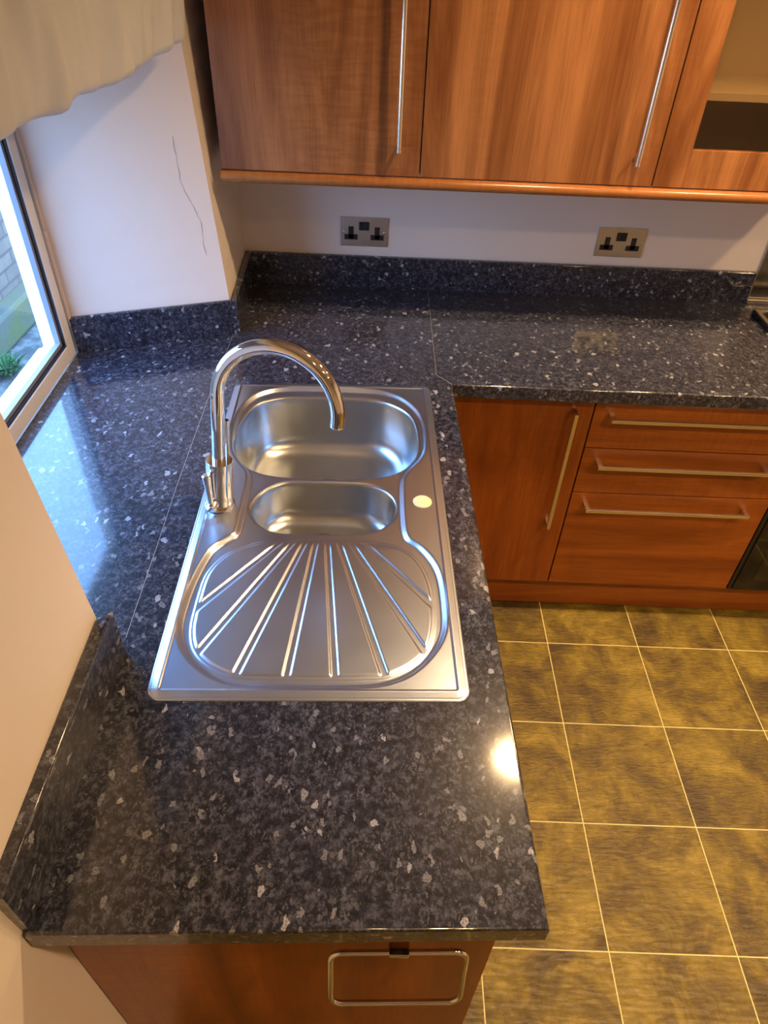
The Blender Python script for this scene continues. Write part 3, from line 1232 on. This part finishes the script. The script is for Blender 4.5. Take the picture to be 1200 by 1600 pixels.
def bar_handle(parent, p0, p1, out, r=0.006, posts=(0.04, 0.04), round_=True, so=0.035):
    """bar from p0 to p1; out = unit vector from the door to the bar"""
    p0, p1, out = Vector(p0), Vector(p1), Vector(out)
    d = (p1 - p0).normalized()
    if round_:
        bm = bmesh.new()
        L_ = (p1 - p0).length
        lathe(bm, p0, d, [(0, 0), (r * 0.8, 0), (r, 0.0012), (r, 0.010), (r * 0.86, 0.0105), (r * 0.86, 0.0115), (r, 0.012), (r, L_ - 0.012), (r * 0.86, L_ - 0.0115), (r, L_ - 0.010), (r, L_ - 0.0012), (r * 0.8, L_), (0, L_)], 20)
        h = obj('handle', bm, M_brushed, parent, smooth=True, angle=40)
        for q in (p0 + d * posts[0], p1 - d * posts[1]):
            obj('post', tube(bmesh.new(), [q - out * so, q], 0.0045, 12), M_brushed, h, smooth=True)
    else:
        s_ = d.cross(out).normalized()
        bm = bmesh.new()

        def obox(a, b_, hw, hd):
            dd = (b_ - a).normalized()
            u_ = s_ * hw
            w_ = dd.cross(s_).normalized() * hd
            t = bmesh.new()
            vs = [t.verts.new(c_ + i * u_ + k * w_) for c_ in (a, b_) for i, k in ((-1, -1), (1, -1), (1, 1), (-1, 1))]
            for fc in ((0, 3, 2, 1), (4, 5, 6, 7), (0, 1, 5, 4), (1, 2, 6, 5), (2, 3, 7, 6), (3, 0, 4, 7)):
                t.faces.new([vs[i] for i in fc])
            bmesh.ops.bevel(t, geom=t.edges[:], offset=0.0012, segments=2, affect='EDGES', profile=0.5)
            me = bpy.data.meshes.new('t')
            t.to_mesh(me)
            t.free()
            bm.from_mesh(me)
            bpy.data.meshes.remove(me)
        obox(p0, p1, 0.0052, 0.0045)
        h = obj('handle', bm, M_brushed, parent, smooth=True, angle=30)
        for q in (p0 + d * 0.0065, p1 - d * 0.0065):
            bm = bmesh.new()
            s0 = s_
            a, b_ = q - out * so, q - out * 0.004
            t = bmesh.new()
            u_ = s_ * 0.0052
            w_ = d * 0.0065
            vs = [t.verts.new(c_ + i * u_ + k * w_) for c_ in (a, b_) for i, k in ((-1, -1), (1, -1), (1, 1), (-1, 1))]
            for fc in ((0, 3, 2, 1), (4, 5, 6, 7), (0, 1, 5, 4), (1, 2, 6, 5), (2, 3, 7, 6), (3, 0, 4, 7)):
                t.faces.new([vs[i] for i in fc])
            obj('post', t, M_brushed, h)
    return h


# ------------------------------------------------------------------ wall cabinets
UF = -0.330      # door faces
UB = 1.3310      # door bottoms
UT = 2.06


def wall_cabinet(x0, x1, label, handle_x, hz0, glass=False):
    t = thing('wall_cabinet', label, 'cabinet', ((x0 + x1) / 2, -0.0015, UB))
    bm = bmesh.new()
    ct = 0.018
    box(bm, x0, x0 + ct, -0.308, -0.0015, UB + 0.004, UT)
    box(bm, x1 - ct, x1, -0.308, -0.0015, UB + 0.004, UT)
    box(bm, x0 + ct, x1 - ct, -0.308, -0.0015, UB + 0.004, UB + 0.022)
    box(bm, x0 + ct, x1 - ct, -0.308, -0.0015, UT - 0.018, UT)
    box(bm, x0 + ct, x1 - ct, -0.010, -0.0015, UB + 0.022, UT - 0.018)
    obj('carcass', bm, M_inside if glass else M_walnut, t)
    g = 0.0016
    if not glass:
        dr = obj('door', bx(x0 + g, x1 - g, UF, UF + 0.0195, UB, UT, bev=0.0012), M_walnut, t, smooth=True)
    else:
        st = 0.074
        bm = bmesh.new()
        a, b_, c_, d_ = x0 + g, x1 - g, UB, UT
        box(bm, a, a + st, UF, UF + 0.0195, c_, d_, 0.0012)
        box(bm, b_ - st, b_, UF, UF + 0.0195, c_, d_, 0.0012)
        box(bm, a + st, b_ - st, UF, UF + 0.0195, c_, c_ + 0.086, 0.0012)
        box(bm, a + st, b_ - st, UF, UF + 0.0195, d_ - 0.08, d_, 0.0012)
        dr = obj('door', bm, M_walnut, t, smooth=True)
        obj('glass_pane', bx(a + st - 0.005, b_ - st + 0.005, UF + 0.008, UF + 0.012, c_ + 0.081, d_ - 0.075), M_glass_dim, dr)
        obj('shelf', bx(x0 + ct, x1 - ct, -0.290, -0.012, 1.515, 1.533, bev=0.001), M_inside, t)
    if handle_x is not None:
        bar_handle(dr, (handle_x, UF - 0.035, hz0), (handle_x, UF - 0.035, hz0 + 0.52), (0, -1, 0), 0.0062, (0.012, 0.012))
    return t


wall_cabinet(0.1355, 0.6305, 'walnut wall cabinet at the left end over the left socket', 0.5765, 1.3905)
wall_cabinet(0.6305, 1.2115, 'walnut wall cabinet between its neighbour and the glass fronted one', 1.1530, 1.3830)
wall_cabinet(1.2115, 1.7915, 'walnut wall cabinet with a glazed door and a shelf inside', None, None, glass=True)
# half round light pelmet under the doors
bm = bmesh.new()
prof = [(UF + 0.010, 1.3285), (UF - 0.004, 1.3285)]
for k in range(9):
    a = math.pi / 2 - k * math.pi / 8
    prof.append((UF - 0.004 - 0.013 * math.cos(a), 1.3155 + 0.013 * math.sin(a)))
prof += [(UF + 0.010, 1.3025)]
ra = [bm.verts.new((0.1345, y, z)) for y, z in prof]
rb_ = [bm.verts.new((1.7915, y, z)) for y, z in prof]
bm.faces.new(ra)
bm.faces.new(rb_[::-1])
for i in range(len(prof)):
    k = (i + 1) % len(prof)
    bm.faces.new((ra[i], ra[k], rb_[k], rb_[i]))
tag(obj('light_pelmet', bm, M_pelmet, None, (0.96, UF, 1.3155), True, 40), 'rounded walnut pelmet moulding running under the wall cabinets', 'moulding')

# ------------------------------------------------------------------ base cabinets on the back run
BF = -0.575
DB, DT = 0.1560, 0.868


def base_carcass(x0, x1, t, mat=M_carcass, zb=0.150):
    bm = bmesh.new()
    box(bm, x0, x0 + 0.018, -0.553, -0.03, zb, 0.870)
    box(bm, x1 - 0.018, x1, -0.553, -0.03, zb, 0.870)
    box(bm, x0 + 0.018, x1 - 0.018, -0.553, -0.03, zb, zb + 0.018)
    box(bm, x0 + 0.018, x1 - 0.018, -0.048, -0.03, zb + 0.018, 0.870)
    obj('carcass', bm, mat, t)


t = thing('base_cabinet', 'walnut base cabinet with one tall door in the inner corner', 'cabinet', (0.94, -0.3, 0.0))
base_carcass(0.745, 1.1345, t)
d = obj('door', bx(0.745, 1.1325, BF, BF + 0.0195, DB, DT, bev=0.0012), M_walnut_low, t, smooth=True)
bar_handle(d, (1.0790, BF - 0.035, 0.4230), (1.0790, BF - 0.035, 0.8330), (0, -1, 0), round_=False)
obj('leg', bx(0.80, 0.84, -0.45, -0.41, 0, 0.150), M_black, t)
obj('leg', bx(1.06, 1.10, -0.45, -0.41, 0, 0.150), M_black, t)

t = thing('drawer_unit', 'walnut three drawer base unit beside the oven', 'cabinet', (1.435, -0.3, 0.0))
base_carcass(1.1365, 1.7330, t)
obj('leg', bx(1.18, 1.22, -0.45, -0.41, 0, 0.150), M_black, t)
obj('leg', bx(1.65, 1.69, -0.45, -0.41, 0, 0.150), M_black, t)
for z0, z1, hz in ((0.7050, DT, 0.8165), (0.5440, 0.7015, 0.6595), (DB, 0.5405, 0.5010)):
    d = obj('drawer_front', bx(1.1365, 1.7320, BF, BF + 0.0195, z0, z1, bev=0.0012), M_walnut_h, t, smooth=True)
    bar_handle(d, (1.1760, BF - 0.035, hz), (1.6660, BF - 0.035, hz), (0, -1, 0), round_=False)

# plinth
tag(obj('plinth', bx(0.700, 3.02, -0.530, -0.513, 0.004, 0.148, bev=0.001), M_walnut_h, None, (1.8, -0.52, 0)), 'long walnut plinth under the drawers and the oven', 'plinth')

# oven
t = thing('oven', 'black built-in oven right of the drawers', 'oven', (2.03, -0.3, 0.155))
bm = bmesh.new()
box(bm, 1.7345, 2.330, BF + 0.020, -0.04, 0.155, 0.868)
obj('oven_body', bm, M_black, t)
obj('side_trim', bx(1.7345, 1.7480, BF - 0.002, BF + 0.020, 0.156, 0.866, bev=0.001), M_black, t)
dd = obj('oven_door', bx(1.7485, 2.316, BF - 0.006, BF + 0.014, 0.158, 0.690, bev=0.002), M_ovenglass, t, smooth=True)
obj('trim_line', bx(1.7500, 2.314, BF - 0.0075, BF - 0.006, 0.4690, 0.4715), M_brushed, dd)
obj('inner_window', bx(1.800, 2.264, BF - 0.0068, BF - 0.0058, 0.205, 0.400), flat('oven_inner_glass', (0.02, 0.018, 0.010), 0.05), dd)
obj('control_panel', bx(1.7485, 2.316, BF - 0.004, BF + 0.016, 0.700, 0.866, bev=0.002), M_black, t, smooth=True)
bar_handle(dd, (1.80, BF - 0.045, 0.655), (2.26, BF - 0.045, 0.655), (0, -1, 0), 0.008, (0.03, 0.03), so=0.040)
# unit after the oven, out of the picture but in the worktop's line
t = thing('base_cabinet', 'walnut base cabinet beyond the oven at the far right end', 'cabinet', (2.68, -0.3, 0.0))
base_carcass(2.334, 3.02, t)
obj('door', bx(2.336, 3.018, BF, BF + 0.0195, DB, DT, bev=0.0012), M_walnut_low, t, smooth=True)
obj('leg', bx(2.40, 2.44, -0.45, -0.41, 0, 0.150), M_black, t)
obj('leg', bx(2.90, 2.94, -0.45, -0.41, 0, 0.150), M_black, t)

# hob and splashback
t = thing('hob', 'black gas hob with a steel rim on the back worktop', 'hob', (2.0, -0.34, WT))
bm = bmesh.new()
slab(bm, [(1.708, -0.580), (2.300, -0.580), (2.300, -0.108), (1.708, -0.108)], WT + 0.0005, WT + 0.018, [0.003] * 4)
obj('hob_base', bm, M_hobglass, t, smooth=True)
bm = bmesh.new()
for a in ((1.711, 1.724, -0.577, -0.111), (2.284, 2.297, -0.577, -0.111), (1.724, 2.284, -0.577, -0.564), (1.724, 2.284, -0.124, -0.111)):
    box(bm, *a, WT + 0.018, WT + 0.0205, 0.0008)
obj('steel_rim', bm, M_brushed, t)
for i, (hx, hy, hr) in enumerate(((1.85, -0.23, 0.038), (2.15, -0.23, 0.05), (1.85, -0.45, 0.05), (2.15, -0.45, 0.03))):
    bn = obj('burner', lathe(bmesh.new(), (hx, hy, WT + 0.018), (0, 0, 1), [(0, 0), (hr, 0), (hr, 0.010), (hr * 0.8, 0.014), (hr * 0.8, 0.020), (0, 0.020)]), M_black, t, smooth=True)
    bm = bmesh.new()
    for k in range(4):
        a = k * math.pi / 2
        c_, s_ = math.cos(a), math.sin(a)
        tube(bm, [(hx + 0.025 * c_, hy + 0.025 * s_, WT + 0.045), (hx + 0.095 * c_, hy + 0.095 * s_, WT + 0.045), (hx + 0.095 * c_, hy + 0.095 * s_, WT + 0.019)], 0.004, 8)
    obj('pan_support', bm, M_black, t)
t = thing('splashback', 'brushed steel splashback panel on the wall behind the hob', 'splashback', (2.03, -0.004, WT))
obj('panel', bx(1.7335, 2.330, -0.008, -0.0008, WT + 0.014, 1.62, bev=0.001), steel('splashback_steel', (0.62, 0.58, 0.52), 0.16, (1, 1, 9), 0.04), t)
obj('bottom_ledge', bx(1.7260, 2.335, -0.022, -0.0008, WT + 0.0005, WT + 0.013, bev=0.002), M_brushed, t)

# ------------------------------------------------------------------ sockets


def socket(x0, z1, label, sc=1.0):
    w_, h_ = 0.1485, 0.0875
    t = thing('double_socket', label, 'socket', (x0 + w_ / 2, 0, z1 - h_ / 2))
    obj('face_plate', bx(x0, x0 + w_, -0.0045, -0.0004, z1 - h_, z1, bev=0.0008), M_socketplate, t, smooth=True)
    cx = x0 + w_ / 2
    cz = z1 - h_ / 2
    for s in (-1, 1):
        hx = cx + s * 0.0405
        bm = bmesh.new()
        box(bm, hx - 0.0080, hx + 0.0080, -0.0056, -0.0044, cz - 0.020, cz + 0.016, 0.0005)
        box(bm, hx - 0.0205, hx + 0.0205, -0.0056, -0.0044, cz - 0.0235, cz - 0.0075, 0.0005)
        obj('socket_opening', bm, M_black, t)
        bm = lathe(bmesh.new(), (cx + s * 0.0625, -0.0044, cz), (0, -1, 0), [(0.0030, 0), (0.0030, 0.0008), (0.0022, 0.0013), (0, 0.0013)], 16)
        obj('screw', bm, M_chrome, t, smooth=True)
        obj('switch_rocker', bx(cx + s * 0.0080 - 0.0077, cx + s * 0.0080 + 0.0077, -0.0078, -0.0044, cz + 0.0055, cz + 0.0305, bev=0.0012), M_black, t, smooth=True)
    return t


socket(0.4070, 1.1255, 'steel double socket under the left wall cabinet')
socket(1.2020, 1.1250, 'steel double socket further right, nearer the hob')

# ------------------------------------------------------------------ sink run cabinets (their fronts face the floor side)
t = thing('base_cabinet', 'walnut sink base run whose end panel carries a towel rail', 'cabinet', (*L2(0.43, -1.2), 0.0))


def lbox(u0, u1, v0, v1, z0, z1, bev=0.0):
    bm = bx(u0, u1, v0, v1, z0, z1, bev=bev)
    bm.transform(LM)
    return bm


bm = bmesh.new()
for a in ((0.165, 0.675, -1.8260, -1.808, 0.15, 0.870), (0.165, 0.675, -1.215, -1.197, 0.15, 0.870), (0.165, 0.675, -0.650, -0.632, 0.15, 0.870), (0.165, 0.675, -1.808, -0.650, 0.15, 0.168)):
    box(bm, *a)
bm.transform(LM)
obj('carcass', bm, M_carcass, t)
for v0, v1 in ((-1.826, -1.208), (-1.205, -0.635)):
    d = obj('door', lbox(0.6765, 0.6960, v0, v1, DB, DT, 0.0012), M_walnut_low, t, smooth=True)
obj('end_panel', lbox(0.1215, 0.6980, -1.8445, -1.8265, 0.004, 0.8715, 0.0008), M_walnut_low, t)
obj('kickboard', lbox(0.640, 0.656, -1.826, -0.54, 0.004, 0.148), M_walnut_h, t)

obj('corner_post', bx(0.6990, 0.7440, BF, BF + 0.0195, 0.150, 0.868), M_walnut_low, t)
# towel rail on the end panel: swings out a little at the bottom
t = thing('towel_ring', 'chrome rectangular towel ring hung on the walnut end panel', 'towel rail', (0.615, -1.866, 0.79))
P0 = Vector((0.6140, -1.8730, 0.7950))
wdir = Vector((math.cos(SA), math.sin(SA), 0))
ddir = Vector((0.0, -0.027, -0.1233)).normalized()
hw, ht, cr_ = 0.0890, 0.121, 0.016
pts = []
for cxx, cyy, a0 in ((hw - cr_, -cr_, 0), (hw - cr_, -ht + cr_, -90), (-hw + cr_, -ht + cr_, -180), (-hw + cr_, -cr_, -270)):
    for k in range(7):
        a = math.radians(90 + a0 - 90 * k / 6) if True else 0
        pts.append((cxx + cr_ * math.cos(a), cyy + cr_ * math.sin(a)))
path = [P0 + wdir * p[0] - ddir * p[1] * 1.0 for p in pts]
obj('ring', loop_tube(bmesh.new(), path, 0.0040, 14), M_chrome, t, smooth=True, angle=60)
bm = bx(0.6140 - 0.0135, 0.6140 + 0.0135, -1.8790, -1.8495, 0.7890, 0.8005, bev=0.002)
obj('bracket', bm, M_chrome, t, smooth=True)

# ------------------------------------------------------------------ roman blind in the window recess


def build_blind():
    t = thing('roman_blind', 'gathered cream fabric roman blind hanging over the window', 'blind', (0.09, -0.95, 1.60))
    bm = bmesh.new()
    ys = np.linspace(-1.49, -0.425, 260)
    zs = np.linspace(0, 1, 40)
    rng = np.random.RandomState(3)
    ph = rng.rand(8) * 6.28

    def wob(y, zt):
        a = 0.0065 * math.sin(24 * y + ph[0] + 4.0 * zt) + 0.0062 * math.sin(47 * y + ph[1] + 7.0 * zt) + 0.0040 * math.sin(83 * y + ph[2] - 5 * zt) + 0.0014 * math.sin(150 * y + ph[3] + 9 * zt)
        return a

    def hem(y):
        s = (y + 0.95) / 0.53
        return 1.604 + 0.0022 * math.sin(11 * y + 1.0) + 0.0016 * math.sin(29 * y) - 0.010 * max(0, 1 - abs(s) * 1.0) * 0.6

    def ring(y, k):
        # closed cross-section: front face, rolled hem, back face
        out = []
        zb = hem(y)
        th_ = 0.042
        xf = 0.118
        for i in range(16):
            zt = 1 - i / 15
            z = zb + 0.018 + zt * (2.10 - zb - 0.018)
            stackz = 0.010 * abs(math.sin(zt * 7.5)) * (1 - 0.4 * zt)
            out.append((xf + wob(y, zt) + stackz - 0.012 * zt, y, z))
        for i in range(1, 8):
            a = math.pi * i / 8
            out.append((xf - th_ / 2 + th_ / 2 * math.cos(a) + (1 - 0.6 * i / 8) * wob(y, 0), y, zb + 0.018 - 0.018 * math.sin(a)))
        for i in range(8):
            zt = i / 7
            z = zb + 0.018 + zt * (2.10 - zb - 0.018)
            out.append((xf - th_ + 0.4 * wob(y, zt), y, z))
        return out
    prev = None
    first = None
    for k, y in enumerate(ys):
        r = [bm.verts.new(p) for p in ring(y, k)]
        if prev:
            for i in range(len(r)):
                l = (i + 1) % len(r)
                bm.faces.new((prev[i], prev[l], r[l], r[i]))
        else:
            first = r
        prev = r
    bm.faces.new(first)
    bm.faces.new(prev[::-1])
    obj('fabric', bm, M_fabric, t, smooth=True, angle=75)
    obj('head_rail', bx(0.060, 0.105, -1.488, -0.430, 2.098, 2.1195, bev=0.002), M_upvc, t)


build_blind()

# ------------------------------------------------------------------ outside, seen through the pane
tag(obj('garden_ground', bx(-8.0, -0.35, -6.0, 8.0, -0.16, -0.10), M_concrete), kind='structure')
gw = thing('garden_wall', 'buff brick garden wall with a mossy base outside the window', 'wall', (-1.75, 1.0, -0.10))
obj('brickwork', bx(-1.90, -1.66, -4.0, 6.0, 0.09, 1.05, bev=0.004), M_brick, gw)
obj('mossy_footing', bx(-1.92, -1.56, -4.0, 6.0, -0.10, 0.09, bev=0.02), M_moss, gw)
bm = bmesh.new()
random.seed(12)
for i in range(90):
    a = random.uniform(0, 6.28)
    r0 = random.uniform(0, 0.05)
    L_ = random.uniform(0.05, 0.13)
    b0 = Vector((-1.47 + r0 * math.cos(a), 1.06 + r0 * math.sin(a), -0.10))
    tipv = b0 + Vector((math.cos(a) * L_ * 0.8, math.sin(a) * L_ * 0.8, L_ * random.uniform(0.4, 0.9)))
    mid = (b0 + tipv) / 2 + Vector((0, 0, 0.02))
    n = Vector((-math.sin(a), math.cos(a), 0)) * 0.009
    vs = [bm.verts.new(p) for p in (b0, mid - n, tipv, mid + n)]
    bm.faces.new(vs)
    vs2 = [bm.verts.new(p - Vector((0, 0, 0.0012))) for p in (b0, mid - n, tipv, mid + n)]
    bm.faces.new(vs2[::-1])
tag(obj('weed', bm, M_leaf, None, (-1.47, 1.06, -0.10)), 'green weed tuft growing on the concrete outside the window', 'plant')

# ------------------------------------------------------------------ ceiling downlights
M_bulb = emitter('warm_lamp_lens', (1.0, 0.72, 0.42), 10.0)
LAMP_SHARE = (0.95, 1.15, 1.15, 0.22, 1.2, 1.1)
for i, (x, y, lab) in enumerate(((1.10, -0.82, 'recessed ceiling downlight above the inner worktop corner'),
                                 (1.78, -0.82, 'recessed ceiling downlight above the drawer unit'),
                                 (2.46, -0.82, 'recessed ceiling downlight above the oven end of the floor'),
                                 (1.10, -2.15, 'recessed ceiling downlight nearest the end of the sink worktop'),
                                 (1.78, -2.15, 'recessed ceiling downlight above the middle of the floor'),
                                 (2.46, -2.15, 'recessed ceiling downlight furthest from the sink and the oven'))):
    t = thing('downlight', lab, 'light', (x, y, CEIL - 0.001), 'recessed ceiling downlights')
    obj('trim_ring', lathe(bmesh.new(), (x, y, CEIL - 0.0005), (0, 0, -1), [(0.028, 0), (0.043, 0.0), (0.043, 0.003), (0.036, 0.006), (0.028, 0.004), (0.028, 0)], 32), M_brushed, t, smooth=True)
    obj('lens', lathe(bmesh.new(), (x, y, CEIL - 0.0006), (0, 0, -1), [(0, 0), (0.027, 0), (0.027, 0.002), (0, 0.003)], 32), M_bulb, t, smooth=True)
    ld = bpy.data.lights.new('lamp', 'SPOT')
    ld.energy = LAMP * LAMP_SHARE[i]
    ld.color = LAMP_COL
    ld.spot_size = math.radians(146)
    ld.spot_blend = 1.0
    ld.shadow_soft_size = 0.045
    lo = bpy.data.objects.new('lamp', ld)
    lo.parent = t
    lo.location = (0, 0, -0.012)
    C.objects.link(lo)
